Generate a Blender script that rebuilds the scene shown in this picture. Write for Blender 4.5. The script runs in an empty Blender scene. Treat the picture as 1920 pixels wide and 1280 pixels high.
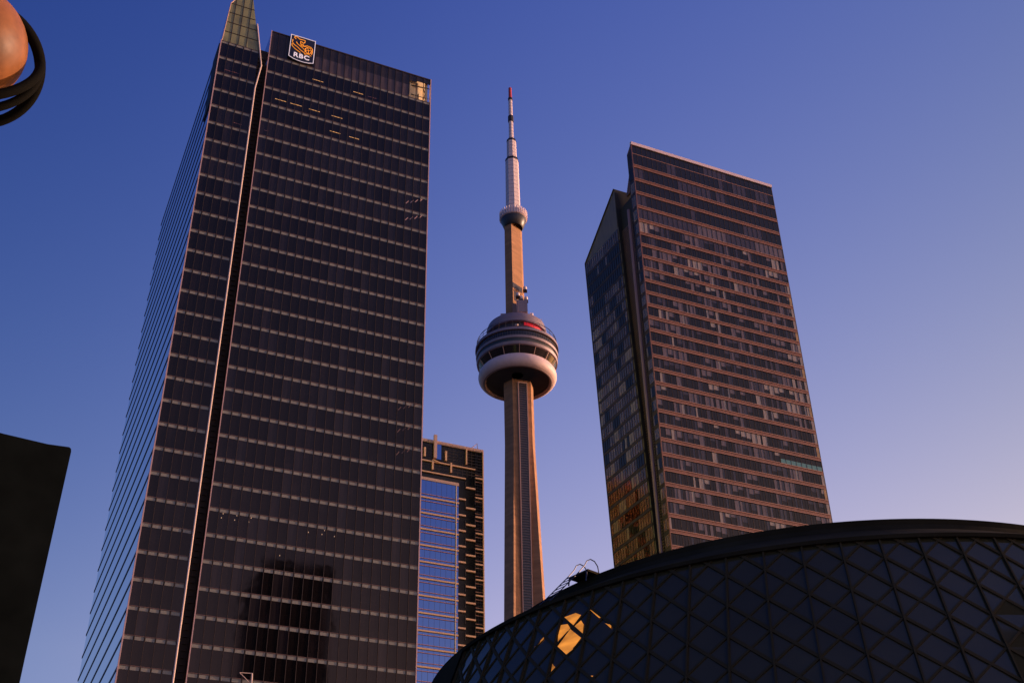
import bpy, math, random
from math import sin, cos, radians as rad, pi, sqrt, atan2
from mathutils import Matrix, Vector
random.seed(7)
SC = bpy.context.scene
COL = SC.collection

# ------------------------------------------------------------------ camera, sky, sun, exposure
cd = bpy.data.cameras.new('camera'); cd.sensor_width = 36; cd.lens = 2291 / 1920 * 36
cd.clip_start = 0.1; cd.clip_end = 20000
cam = bpy.data.objects.new('camera', cd); COL.objects.link(cam)
Rm = Matrix(((0.91253312, -0.21446068, -0.34826702), (-0.40853347, -0.51871884, -0.75102008), (-0.01958839, 0.82760944, -0.56096249)))
# columns are the camera axes in the world
cam.matrix_world = Matrix.Translation((0, 0, 1.6)) @ Rm.to_4x4()
SC.camera = cam

SUN_AZ, SUN_EL = -10.0, 10.0
wd = bpy.data.worlds.new("World"); SC.world = wd; wd.use_nodes = True
nt = wd.node_tree; bg = nt.nodes['Background']
sky = nt.nodes.new('ShaderNodeTexSky'); sky.sky_type = 'NISHITA'; sky.sun_disc = False
sky.sun_elevation = rad(SUN_EL); sky.sun_rotation = rad(90 - SUN_AZ)
gam = nt.nodes.new('ShaderNodeGamma'); gam.inputs[1].default_value = 0.8
nt.links.new(sky.outputs[0], gam.inputs[0])
tc = nt.nodes.new('ShaderNodeTexCoord')
sep = nt.nodes.new('ShaderNodeSeparateXYZ'); nt.links.new(tc.outputs['Generated'], sep.inputs[0])
def M(op, a, b=None, c=None, tree=nt):
    n = tree.nodes.new('ShaderNodeMath'); n.operation = op
    for i, v in enumerate((a, b, c)):
        if v is None: continue
        if isinstance(v, (int, float)): n.inputs[i].default_value = v
        else: tree.links.new(v, n.inputs[i])
    return n.outputs[0]
zz = M('MAXIMUM', sep.outputs[2], 0.33)
sx = M('MINIMUM', 0.70, M('ADD', M('MULTIPLY', sep.outputs[0], cos(rad(SUN_AZ))), M('MULTIPLY', sep.outputs[1], sin(rad(SUN_AZ)))))
comb = nt.nodes.new('ShaderNodeCombineXYZ')
sp = M('MAXIMUM', sx, 0.0); sx2 = M('MULTIPLY', sp, sp)
for k, (a, h, s, s2) in enumerate(((-0.25, -3.40, 2.72, -3.12), (-0.85, -2.20, 1.70, -2.02), (-1.10, -0.455, 1.05, -2.10))):
    e = M('EXPONENT', M('ADD', M('ADD', M('ADD', M('MULTIPLY', zz, h), M('MULTIPLY', sx, s)), M('MULTIPLY', sx2, s2)), a + math.log(10)))
    nt.links.new(e, comb.inputs[k])
mul = nt.nodes.new('ShaderNodeVectorMath'); mul.operation = 'MULTIPLY'
nt.links.new(gam.outputs[0], mul.inputs[0]); nt.links.new(comb.outputs[0], mul.inputs[1])
nt.links.new(mul.outputs[0], bg.inputs[0]); bg.inputs[1].default_value = 0.1

sl = bpy.data.lights.new('sun', 'SUN');  sl.angle = rad(0.5); sl.color = (1.0, 0.62, 0.42)
so = bpy.data.objects.new('sun', sl); COL.objects.link(so)
sd = Vector((cos(rad(SUN_AZ)) * cos(rad(SUN_EL)), sin(rad(SUN_AZ)) * cos(rad(SUN_EL)), sin(rad(SUN_EL))))
sl.energy = 4.5
so.rotation_euler = sd.to_track_quat('Z', 'Y').to_euler()
vs = SC.view_settings; vs.view_transform = 'Standard'; vs.look = 'None'; vs.exposure = 0; vs.gamma = 1

# ------------------------------------------------------------------ materials
MATS = {}
def mat(name, col, rough=0.6, metal=0.0, ior=1.5, var=0.0, vscale=1.0, emis=None, estr=0, bump=0.0, bscale=1.0, trans=0.0, stretch=None, tint=None):
    m = bpy.data.materials.new(name); m.use_nodes = True
    t = m.node_tree; b = t.nodes['Principled BSDF']
    b.inputs['Base Color'].default_value = (*col, 1)
    b.inputs['Roughness'].default_value = rough; b.inputs['Metallic'].default_value = metal; b.inputs['IOR'].default_value = ior
    if tint: b.inputs['Specular Tint'].default_value = (*tint, 1)
    if emis: b.inputs['Emission Color'].default_value = (*emis, 1); b.inputs['Emission Strength'].default_value = estr
    c = t.nodes.new('ShaderNodeTexCoord'); src = c.outputs['Object']
    if stretch:
        mp = t.nodes.new('ShaderNodeMapping'); mp.inputs['Scale'].default_value = stretch
        t.links.new(src, mp.inputs[0]); src = mp.outputs[0]
    if var > 0:
        n = t.nodes.new('ShaderNodeTexNoise'); n.inputs['Scale'].default_value = vscale; n.inputs['Detail'].default_value = 6
        t.links.new(src, n.inputs['Vector'])
        r = t.nodes.new('ShaderNodeMapRange'); r.inputs[1].default_value = .3; r.inputs[2].default_value = .7
        r.inputs[3].default_value = 1 - var; r.inputs[4].default_value = 1 + var
        t.links.new(n.outputs[0], r.inputs[0])
        x = t.nodes.new('ShaderNodeVectorMath'); x.operation = 'SCALE'; x.inputs[0].default_value = col
        t.links.new(r.outputs[0], x.inputs['Scale']); t.links.new(x.outputs[0], b.inputs['Base Color'])
        if emis and estr:
            x2 = t.nodes.new('ShaderNodeVectorMath'); x2.operation = 'SCALE'; x2.inputs[0].default_value = emis
            t.links.new(r.outputs[0], x2.inputs['Scale']); t.links.new(x2.outputs[0], b.inputs['Emission Color'])
    if bump > 0:
        n = t.nodes.new('ShaderNodeTexNoise'); n.inputs['Scale'].default_value = bscale; n.inputs['Detail'].default_value = 2
        t.links.new(src, n.inputs['Vector'])
        bp = t.nodes.new('ShaderNodeBump'); bp.inputs['Strength'].default_value = 1; bp.inputs['Distance'].default_value = bump
        t.links.new(n.outputs[0], bp.inputs['Height']); t.links.new(bp.outputs[0], b.inputs['Normal'])
    if trans:
        b.inputs['Transmission Weight'].default_value = trans
    MATS[name] = m
    return m
mat('glass_front', (.008, .006, .0065), .05, 0, 1.45, bump=.02, bscale=.25, tint=(1, .73, .60))
mat('glass_front_curtain', (.017, .013, .015), .08, 0, 1.5, var=.25, vscale=1.5, stretch=(3, 3, .2), tint=(1, .73, .60))
mat('glass_front_room', (.011, .008, .009), .06, 0, 1.47, var=.4, vscale=.4, tint=(1, .73, .60))
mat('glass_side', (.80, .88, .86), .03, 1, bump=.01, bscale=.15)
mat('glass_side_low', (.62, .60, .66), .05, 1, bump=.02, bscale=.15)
mat('glass_blue', (.115, .19, .42), .04, 1, bump=.02, bscale=.2)
mat('frame_brown', (.17, .09, .07), .45, .3, var=.2)
mat('frame_dark', (.045, .030, .024), .5, 0, var=.2, tint=(1, .73, .60))
mat('black_wall', (.040, .032, .024), .6, 0, var=.25, vscale=.3, tint=(1, .73, .60))
mat('louvre_black', (.03, .024, .018), .7)
mat('spandrel_grey', (.26, .235, .185), .35, 0, var=.1, vscale=.6)
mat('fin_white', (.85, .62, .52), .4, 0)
mat('edge_pink', (.62, .38, .34), .4, 0)
mat('olive_glass', (.26, .25, .11), .35, 0, 1.5, var=.25, vscale=.35)
mat('olive_dark', (.10, .09, .05), .3, 0, 1.5, var=.25, vscale=.35)
mat('cream_wall', (.80, .62, .36), .8, var=.1)
mat('screen_pane', (.085, .062, .062), .15, 0, 1.5, var=.3, vscale=.8, stretch=(1.5, 1, .3), tint=(1, .73, .60))
mat('screen_dark', (.030, .023, .020), .15, 0, 1.5, var=.3, vscale=.5, tint=(1, .73, .60))
mat('sunlit_gold_glass', (.36, .58, .16), .35, .3, var=.95, vscale=.16, stretch=(1, 1, .3))
mat('lamp_strip', (.8, .5, .2), .5, emis=(1, .45, .14), estr=.55)
mat('lamp_dot', (.8, .6, .4), .5, emis=(1, .6, .35), estr=.3)
mat('sign_navy', (.012, .012, .028), .4)
mat('sign_white', (.8, .72, .78), .5, emis=(1, .86, .95), estr=.38)
mat('sign_orange', (.9, .35, .03), .5, emis=(1, .32, .02), estr=.65)
# hotel
mat('bronze_band', (.27, .105, .068), .45, .1, var=.2, vscale=.8)
mat('bronze_dark', (.15, .07, .05), .5, 0)
mat('bronze_light', (.46, .225, .155), .4, .1)
mat('pane_dark', (.011, .008, .010), .05, 0, 1.55, bump=.02, bscale=.3, tint=(1, .73, .60))
mat('pane_blind', (.055, .038, .045), .1, 0, 1.5, var=.4, vscale=2.2, stretch=(3, 3, .15))
mat('pane_curtain', (.15, .105, .11), .15, 0, 1.5, var=.35, vscale=2.2, stretch=(3, 3, .15))
mat('pane_light', (.34, .26, .22), .2, 0, 1.5, var=.25, vscale=2.2, stretch=(3, 3, .15))
mat('pane_teal', (.12, .26, .25), .2, 0, 1.5)
mat('pane_warm', (.40, .24, .10), .3, 0, 1.5, var=.3)
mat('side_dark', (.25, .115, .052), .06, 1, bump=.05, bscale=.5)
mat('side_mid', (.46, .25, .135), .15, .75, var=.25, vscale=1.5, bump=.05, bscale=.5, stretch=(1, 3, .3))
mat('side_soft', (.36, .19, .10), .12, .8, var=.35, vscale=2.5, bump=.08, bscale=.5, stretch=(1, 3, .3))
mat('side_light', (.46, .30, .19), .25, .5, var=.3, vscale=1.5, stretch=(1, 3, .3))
mat('parapet_white', (.85, .62, .62), .5)
mat('louvre_brown', (.15, .085, .08), .5, .1)
mat('fin_pink', (.30, .17, .18), .45, .2)
mat('panel_grey', (.20, .15, .11), .45, .2, var=.15, vscale=.5, stretch=(1, 4, .3))
# concrete tower
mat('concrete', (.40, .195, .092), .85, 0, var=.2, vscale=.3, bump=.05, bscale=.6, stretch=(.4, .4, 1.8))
mat('concrete_joint', (.44, .25, .18), .85)
mat('shaft_frame', (.62, .36, .26), .6)
mat('shaft_glass', (.03, .025, .03), .3)
mat('slat', (.13, .09, .09), .5)
mat('radome_white', (.80, .58, .56), .55, var=.05, vscale=.5)
mat('deck_mauve', (.32, .23, .245), .5, .2, var=.1, vscale=.3)
mat('deck_dark', (.045, .035, .04), .4)
mat('deck_window', (.03, .022, .022), .15)
mat('red_light', (.55, .008, .02), .6, emis=(1, .01, .04), estr=.35)
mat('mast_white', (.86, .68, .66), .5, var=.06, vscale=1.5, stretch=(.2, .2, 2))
mat('mast_black', (.03, .02, .02), .6)
mat('mast_red', (.55, .05, .04), .5)
mat('cabinet_mauve', (.34, .25, .27), .6, var=.1)
# black building
mat('blk_glass', (.008, .008, .007), .12, 0, 1.45, tint=(1, .73, .60))
mat('blk_trim', (.80, .46, .30), .45)
mat('blk_line', (.60, .26, .26), .45)
mat('blk_grid', (.055, .036, .036), .5)
# concert hall
mat('hall_glass', (.066, .054, .026), .05, 0, 1.55, bump=.01, bscale=.3, tint=(1, .9, .75), var=.15, vscale=.25)
mat('hall_bar', (.050, .038, .016), .95, tint=(1, .73, .60))
mat('hall_roof', (.036, .029, .017), 1.0, ior=1.1, var=.3, vscale=.3)
mat('hall_rust', (.12, .05, .035), .7)
mat('amber', (.7, .3, .05), .5, emis=(1, .33, .03), estr=.58, var=.55, vscale=.55, stretch=(1, 1, 3.5))  # glow stands in for a gold reflection in the hall glass
mat('rail_blue', (.03, .03, .055), .4, .3)
# foreground
mat('sign_black', (.010, .012, .010), .95, ior=1.08, var=.3, vscale=6)
mat('lamp_black', (.008, .0075, .006), .9, ior=1.12)
mat('globe_orange', (.22, .082, .028), .5, 0, 1.4, var=.55, vscale=6, emis=(1, .24, .04), estr=.04, bump=.004, bscale=9)
mat('post_grey', (.05, .045, .04), .5)
mat('asphalt', (.05, .048, .045), .9, var=.2, vscale=.4)
mat('paving', (.20, .18, .16), .85, var=.15, vscale=.6)

# ------------------------------------------------------------------ mesh builder
class MB:
    def __init__(s): s.v = []; s.f = []; s.m = []
    def add(s, vs, fs, mi=0):
        o = len(s.v); s.v += [tuple(v) for v in vs]
        for f in fs: s.f.append(tuple(o + i for i in f)); s.m.append(mi)
        return s
    def box(s, x0, x1, y0, y1, z0, z1, mi=0):
        return s.add([(x0, y0, z0), (x1, y0, z0), (x1, y1, z0), (x0, y1, z0), (x0, y0, z1), (x1, y0, z1), (x1, y1, z1), (x0, y1, z1)],
                     [(3, 2, 1, 0), (4, 5, 6, 7), (0, 1, 5, 4), (1, 2, 6, 5), (2, 3, 7, 6), (3, 0, 4, 7)], mi)
    def obox(s, o, a, b, c, mi=0):   # oriented box: corner o, edge vectors a, b, c (right handed)
        o, a, b, c = map(Vector, (o, a, b, c))
        return s.add([o, o + a, o + a + b, o + b, o + c, o + a + c, o + a + b + c, o + b + c],
                     [(3, 2, 1, 0), (4, 5, 6, 7), (0, 1, 5, 4), (1, 2, 6, 5), (2, 3, 7, 6), (3, 0, 4, 7)], mi)
    def loft(s, rings, mi=0, caps=True, closed=True):
        n = len(rings[0]); vs = [p for r in rings for p in r]; fs = []
        for k in range(len(rings) - 1):
            for i in range(n if closed else n - 1):
                j = (i + 1) % n
                fs.append((k * n + i, k * n + j, (k + 1) * n + j, (k + 1) * n + i))
        if caps and closed:
            fs.append(tuple(reversed(range(n)))); fs.append(tuple((len(rings) - 1) * n + i for i in range(n)))
        return s.add(vs, fs, mi)
    def prism(s, poly, z0, z1, mi=0):
        return s.loft([[(x, y, z0) for x, y in poly], [(x, y, z1) for x, y in poly]], mi)
    def lathe(s, c, prof, n=96, mi=0, a0=0, a1=2 * pi, rot=0, caps=False):
        full = abs(a1 - a0 - 2 * pi) < 1e-6; m = n if full else n + 1
        rings = [[(c[0] + r * cos(rot + a0 + (a1 - a0) * i / n), c[1] + r * sin(rot + a0 + (a1 - a0) * i / n), z) for i in range(m)] for r, z in prof]
        return s.loft(rings, mi, caps=caps, closed=full)
    def tube(s, pts, r, n=8, mi=0, closed=False):
        P = [Vector(p) for p in pts]; rings = []; up = None
        for i, p in enumerate(P):
            if closed: d = (P[(i + 1) % len(P)] - P[i - 1]).normalized()
            else: d = (P[min(i + 1, len(P) - 1)] - P[max(i - 1, 0)]).normalized()
            if up is None: up = d.orthogonal().normalized()
            else: up = (up - d * up.dot(d)).normalized()
            w = d.cross(up)
            rings.append([p + (up * cos(2 * pi * k / n) + w * sin(2 * pi * k / n)) * r for k in range(n)])
        if closed: rings.append(rings[0]); return s.loft(rings, mi, caps=False)
        return s.loft(rings, mi)
    def build(s, name, mats, parent=None, smooth=False, kind=None, label=None):
        me = bpy.data.meshes.new(name)
        o = Vector(parent['_o']) if parent is not None else Vector((0, 0, 0))
        me.from_pydata([(Vector(v) - o) for v in s.v], [], s.f)
        for m in (mats if isinstance(mats, (list, tuple)) else [mats]): me.materials.append(MATS[m])
        me.polygons.foreach_set('material_index', s.m)
        if smooth: me.polygons.foreach_set('use_smooth', [True] * len(s.f))
        me.update()
        ob = bpy.data.objects.new(name, me); COL.objects.link(ob)
        if parent is not None: ob.parent = parent; ob['_o'] = parent['_o']
        else: ob['_o'] = (0, 0, 0)
        if kind: ob['kind'] = kind
        if label: ob['label'] = label
        return ob
def thing(name, label, cat, loc, group=None):
    o = bpy.data.objects.new(name, None); COL.objects.link(o); o.location = loc; o.empty_display_size = 2
    o['label'] = label; o['category'] = cat; o['_o'] = tuple(loc)
    if group: o['group'] = group
    return o

# ------------------------------------------------------------------ ground
MB().box(-3000, 3000, -3000, 3000, -1, 0).build('ground', 'asphalt', kind='structure')
MB().box(-40, 110, -20, 60, .0, .12).build('pavement', 'paving', kind='structure')

# ------------------------------------------------------------------ office tower (left)
def office_tower():
    t = thing('office_tower', 'tall dark glass office tower on the left with pale storey stripes', 'skyscraper', (38, 190, 0))
    F = 165.0
    XL, XW, XR0, XR1 = 17.95, 25.1, 27.05, 59.75
    ZT = 177.9; PT = 4.13; N = 34
    b = MB(); b.box(XL + .15, XW - .1, F + .25, 222.8, 0, ZT - .1); b.box(XW - .1, XR0 + .15, F + 3, 222.7, 0, 181.6)
    b.box(XR0 + .15, XR1 - .2, F + .25, 246, 0, ZT - .15)
    b.build('wall', 'black_wall', t)
    names = ['glass_front', 'glass_front_room', 'glass_front_curtain']
    nb = 22; bw = (XR1 - XR0) / nb; nl = 5; lw = (XW - XL) / nl
    for k in range(N):
        z1 = ZT - PT * k; z0 = z1 - PT
        g = MB(); s = MB(); tr = MB()
        curt = k in (4, 5, 6, 7)
        def pane(x0, x1):
            p = random.random(); mi = 0 if p < .62 else (1 if p < .9 else 2)
            if curt and random.random() < .75: mi = 2
            g.box(x0, x1, F + .02 + .002 * mi, F + .22, z0 + .02, z1 - .66, mi)
        for i in range(nb):
            x0 = XR0 + bw * i; pane(x0, x0 + bw)
            s.box(x0 + .10, x0 + bw - .10, F - .01, F + .22, z1 - .64, z1 - .13)
        tr.box(XR0, XR1, F - .07, F + .2, z1 - .11, z1 - .01)
        g.build('window_band', names, t); s.build('spandrel_row', 'spandrel_grey', t); tr.build('transom', 'frame_brown', t)
        g = MB(); s = MB(); tr = MB()
        for i in range(nl):
            x0 = XL + lw * i; pane(x0, x0 + lw)
            s.box(x0 + .10, x0 + lw - .10, F - .01, F + .22, z1 - .64, z1 - .13)
        tr.box(XL, XW, F - .07, F + .2, z1 - .11, z1 - .01)
        g.build('wing_window_band', names, t); s.build('wing_spandrel_row', 'spandrel_grey', t); tr.build('wing_transom', 'frame_brown', t)
        # side
        g = MB()
        y0 = F + .03
        g.box(XL, XL + .14, y0, 223, z0 + .0, z1 - .42, 0)
        g.box(XL - .07, XL + .14, y0, 223.5, z1 - .44, z1 - .05, 1)
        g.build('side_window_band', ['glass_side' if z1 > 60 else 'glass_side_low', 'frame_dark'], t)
    zb = ZT - PT * N
    MB().box(XL, XR1, F + .05, F + .24, 0, zb).box(XL, XL + .14, F + .3, 222.9, 0, zb).build('podium_glazing', 'glass_front', t)
    # mullions
    def mull(x, z0=zb, z1=ZT): MB().box(x - .035, x + .035, F - .09, F + .21, z0, z1 - .02).build('mullion', 'frame_dark', t)
    for i in range(1, nb): mull(XR0 + bw * i, z1=184.3)
    for i in range(1, nl): mull(XL + lw * i)
    m = MB()
    m.box(XR1 - .06, XR1 + .12, F - .12, F + .4, 0, 184.45); m.build('corner_post', 'edge_pink', t)
    MB().box(XL - .1, XL + .08, F - .12, F + .2, 0, 177.9).build('corner_post', 'edge_pink', t)
    MB().box(XR0 - .10, XR0 + .04, F - .12, F + .25, 0, 184.4).build('edge_fin', 'edge_pink', t)
    # long white fin with its kink
    path = [(25.15, 0), (25.15, 168), (25.75, 174.1), (23.95, 184.7)]
    fin = MB(); fin.tube([(x + .11, F - .2, z) for x, z in path], .15, 8)
    MB().loft([[(x + .03, F - .2, z), (x + .19, F - .2, z), (x + .19, F + .3, z), (x + .03, F + .3, z)] for x, z in path]).build('fin_web', 'frame_dark', t)
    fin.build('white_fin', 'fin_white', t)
    # recess louvres
    l = MB()
    for k in range(150): l.box(XW + .35, XR0 - .14, F + 2.8, F + 2.99, 30 + k * 1.0, 30.1 + k * 1.0)
    l.box(XW + .95, XW + 1.05, F + 2.78, F + 2.99, 30, 180); l.build('recess_louvre', 'frame_dark', t)
    # pointed glass crown over the left wing
    out = [(18.05, 177.9), (18.6, 188.4), (20.7, 192.6), (22.3, 192.6), (22.7, 191.3), (23.9, 184.7), (25.1, 177.9)]
    c = MB(); n = len(out)
    c.add([(x, F + .02, z) for x, z in out] + [(x, F + .2, z) for x, z in out], [tuple(range(n)), tuple(reversed(range(n, 2 * n)))] + [(i, i + n, (i + 1) % n + n, (i + 1) % n) for i in range(n)])
    crown = c.build('crown_glass', 'olive_glass', t)
    # return of the crown along the side
    c = MB(); c.add([(18.0, F + .25, 177.9), (18.55, F + .25, 188.3), (18.4, F + 7, 186.0), (18.0, F + 7, 177.9), (18.2, F + .25, 177.9), (18.75, F + .25, 188.3), (18.6, F + 7, 186.0), (18.2, F + 7, 177.9)],
                    [(0, 1, 2, 3), (7, 6, 5, 4), (0, 4, 5, 1), (1, 5, 6, 2), (2, 6, 7, 3), (3, 7, 4, 0)])
    c.build('crown_return', 'glass_side', t)
    g = MB()
    for z in (180.55, 183.2, 185.9, 188.5):
        xl = 18.1 + (z - 177.9) * .055; xr = (25.1 - (z - 177.9) * .177) if z < 184.7 else 23.9 - (z - 184.7) * .18
        g.box(xl, xr, F - .05, F + .03, z - .06, z + .06)
    for i, x in enumerate((19.6, 21.1, 22.6)): g.box(x - .05, x + .05, F - .06, F + .03, 177.9, (190.4, 192.5, 191.4)[i])
    g.build('glazing_bar', 'frame_dark', crown)
    g = MB(); g.box(18.3, 22.4, F + .015, F + .02, 177.95, 180.2); g.box(23.4, 24.6, F + .016, F + .022, 178, 180.3)
    e = MB()
    for (x0, z0), (x1, z1) in zip(out[:3], out[1:4]): e.tube([(x0, F - .02, z0), (x1, F - .02, z1)], .09, 6)
    e.build('crown_edge', 'edge_pink', crown)
    # black notch in the side glass near the corner
    MB().box(XL - .18, XL + .05, F + 1.2, F + 6.2, ZT - 15.6, ZT + .3).build('side_louvre', 'louvre_black', t)
    # roof screen
    sc = MB()
    for i in range(nb):
        x0 = XR0 + bw * i
        if i < 6: mi = 1
        elif i < 19: mi = 0
        else: continue
        sc.box(x0, x0 + bw, F + .04, F + .18, ZT + .03, 181.2, mi)
        sc.box(x0, x0 + bw, F + .05, F + .18, 181.2, 184.2, 1)
    for i in range(19, nb):
        x0 = XR0 + bw * i; sc.box(x0, x0 + bw, F + .05, F + .18, 182.6 if i < 20 else 183.0, 184.2, 1)
    scr = sc.build('roof_screen', ['screen_pane', 'screen_dark'], t)
    MB().box(XR0, XR1, F - .05, F + .2, 184.2, 184.45).build('coping', 'frame_dark', scr)
    MB().box(XR0, XR0 + .14, F + .3, F + 14, 178, 184.3).build('side_screen', 'glass_side_low', scr)
    MB().box(XR0 + .3, XR1 - .5, 182, 183, 177.9, 184.1).build('back_screen', 'screen_dark', scr)
    # sunlit plant room behind the open corner of the screen
    p = MB(); p.obox((55.3, F + .45, ZT - .6), (4.25, 1.3, 0), (-.2, .3, 0), (0, 0, 7.6))
    p.obox((58.8, F + .6, ZT), (.5, -.1, 0), (.02, .3, 0), (0, 0, 5.8))
    p.build('plant_room', 'cream_wall', t)
    p = MB(); p.box(57.0, 57.7, F + 1.1, F + 1.5, 178.6, 180.6); p.tube([(58.3, F + .6, 178), (59.3, F + .7, 182.5)], .08); p.tube([(59.4, F + .6, 178), (58.4, F + .7, 182.5)], .08)
    p.tube([(55.9, F + .6, 179.4), (59.6, F + .6, 179.4)], .07); p.tube([(55.9, F + .6, 181.9), (59.6, F + .6, 182.3)], .12)
    p.build('screen_brace', 'frame_dark', t)
    # unseen east face; sunlit gold put into its glass colour for hotel reflections
    e = MB()
    for k in range(40):
        z = ZT - PT * k
        if z < 8: break
        e.box(XR1 - .16, XR1 - .02, F + .45, 245.9, z - 3.5, z - .1, 0); e.box(XR1 - .16, XR1 + .1, F + .45, 245.9, z - PT + .02, z - 3.5, 1)
    e.build('east_glazing', ['sunlit_gold_glass', 'frame_brown'], t)
    # ceiling lights seen through the glass
    for x0, x1, z in ((35.8, 38.0, 174.85), (43.95, 46, 174.75), (46.9, 48.7, 174.66), (29.2, 31.4, 167.0), (32.1, 34.4, 167.0), (35.7, 37.9, 166.9),
                      (40.1, 42.3, 166.87), (40.0, 42.15, 162.9), (43.8, 45.8, 162.83), (28.0, 28.65, 158.55), (22.4, 23.9, 158.3), (19.3, 22.2, 170.6)):
        dim = x0 in (46.9, 28.0, 22.4, 19.3)
        n = 4; w = (x1 - x0) / n; q = MB()
        for i in range(n): q.box(x0 + w * i, x0 + w * i + w * .86, F - .02, F + .01, z - (.05 if not dim else .025), z + (.05 if not dim else .025))
        q.build('ceiling_light', 'lamp_strip' if not dim else 'blk_line', t)
    q = MB()
    for x, z in ((28.98, 81.4), (29.17, 82.1), (30.94, 81.4), (31.18, 82.15), (33.04, 81.45), (33.33, 82.15), (42.1, 81.4), (44.2, 81.4), (44.56, 82.1), (46.15, 81.4), (38.1, 76.95), (58.4, 152.3), (58.9, 165.2)):
        q.box(x - .05, x + .05, F - .02, F + .01, z - .08, z + .08)
    q.build('spot_light', 'lamp_dot', t)
    # faint interior structure seen near the right corner
    for zc in (151.4, 147.4, 106.8, 102.6, 98.4):
        q = MB(); a = 59.0; 
        for i in range(4): q.obox((55.4 + i * .9, F - .02, zc - 1.1 + i * .45), (.16, 0, .0), (0, .03, 0), (.5, 0, .75))
        q.build('stair_flight', 'edge_pink' if zc > 120 else 'frame_brown', t)
    q = MB(); q.add([(53.6, F - .02, 149.0), (58.2, F - .02, 148.9), (58.5, F - .02, 151.4), (57.6, F - .02, 150.2), (55.2, F - .02, 149.9)], [(0, 1, 2, 3, 4)])
    return t
office_tower()

# shield sign
def shield():
    Fs = 164.55
    t = thing('shield_sign', 'lit dark blue shield sign with orange lion and white letters high on the office tower', 'sign', (33.1, Fs, 178))
    o = [(30.69, 184.63), (35.61, 184.66), (35.56, 178.45), (34.56, 178.1), (33.58, 177.98), (32.58, 178.03), (31.58, 178.2), (30.62, 178.62)]
    n = len(o); b = MB()
    b.add([(x, Fs, z) for x, z in o] + [(x, Fs + .4, z) for x, z in o], [tuple(reversed(range(n))), tuple(range(n, 2 * n))] + [(i, (i + 1) % n, (i + 1) % n + n, i + n) for i in range(n)])
    b.build('panel', 'sign_navy', t)
    m = MB(); cx, cz = 33.1, 181.2; inn = [(cx + (x - cx) * .95, cz + (z - cz) * .965) for x, z in o]
    for i in range(n):
        j = (i + 1) % n
        q = [(*o[i],), (*o[j],), (*inn[j],), (*inn[i],)]
        m.add([(x, Fs - .06, z) for x, z in q] + [(x, Fs - .003, z) for x, z in q], [(0, 1, 2, 3), (7, 6, 5, 4), (0, 4, 5, 1), (1, 5, 6, 2), (2, 6, 7, 3), (3, 7, 4, 0)])
    m.build('border', 'sign_white', t)
    S = [([(31.72, 183.68), (31.36, 183.99), (31.51, 184.23), (31.92, 184.3), (32.45, 183.88), (32.94, 183.97), (33.49, 183.97), (33.49, 183.39), (33.18, 183.08), (32.91, 183.37), (32.66, 183.38), (32.71, 182.7), (33.21, 182.68), (33.33, 182.27), (33.0, 182.24), (32.73, 182.48)], .13),
         ([(31.09, 183.28), (31.07, 182.57), (31.44, 182.04), (32.14, 181.64), (32.85, 181.02), (33.54, 180.62), (33.79, 180.14)], .12),
         ([(31.87, 182.92), (32.06, 182.54), (32.68, 182.1), (33.29, 181.67), (33.65, 181.36), (33.73, 180.81)], .12),
         ([(31.03, 182.09), (31.06, 181.64), (31.69, 180.98), (32.39, 180.59), (32.82, 180.31)], .12),
         ([(33.41, 182.3), (34.04, 182.69), (34.81, 182.55), (35.08, 182.22), (35.1, 181.34), (35.02, 180.71)], .13),
         ([(33.69, 181.84), (34.08, 182.24), (34.66, 182.26), (34.96, 181.57), (34.69, 180.76), (34.2, 180.67), (33.84, 181.09), (33.69, 181.84)], .10),
         ([(34.08, 182.24), (34.33, 181.65), (34.41, 180.69)], .08), ([(33.77, 181.41), (34.34, 181.54), (34.96, 181.68)], .08),
         ([(33.81, 180.38), (34.37, 180.57), (35.0, 180.22)], .11)]
    m = MB()
    for p, r in S: m.tube([(x, Fs - .04, z) for x, z in p], r * .62, 6)
    m.build('lion_emblem', 'sign_orange', t)
    cu = bpy.data.curves.new('letters', 'FONT'); cu.body = 'RBC'; cu.size = 1.6; cu.extrude = .04; cu.offset = .035; cu.align_x = 'CENTER'; cu.space_character = 1.12
    ob = bpy.data.objects.new('tmp_text', cu); COL.objects.link(ob)
    dg = bpy.context.evaluated_depsgraph_get(); me = bpy.data.meshes.new_from_object(ob.evaluated_get(dg)); bpy.data.objects.remove(ob)
    me.transform(Matrix(((1, 0, 0, 0.0), (0, 0, -1, -.08), (0, 1, 0, 0.85), (0, 0, 0, 1))) )
    me.materials.clear(); me.materials.append(MATS['sign_white'])
    lo = bpy.data.objects.new('letters', me); COL.objects.link(lo); lo.parent = t
shield()
t = thing('triangular_bracket', 'small white triangular metal bracket on the office tower front at the bottom of the picture', 'bracket', (34.8, 164.6, 57.5))
MB().tube([(33.94, 164.4, 58.72), (35.66, 164.4, 58.82)], .05, 6).tube([(35.66, 164.4, 58.82), (35.73, 164.4, 57.3)], .11, 6).tube([(35.73, 164.4, 57.3), (33.94, 164.4, 58.72)], .05, 6).build('frame', 'fin_white', t)
MB().tube([(35.7, 164.4, 58.2), (35.7, 165.0, 58.2)], .06, 6).build('arm', 'frame_dark', t)

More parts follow.
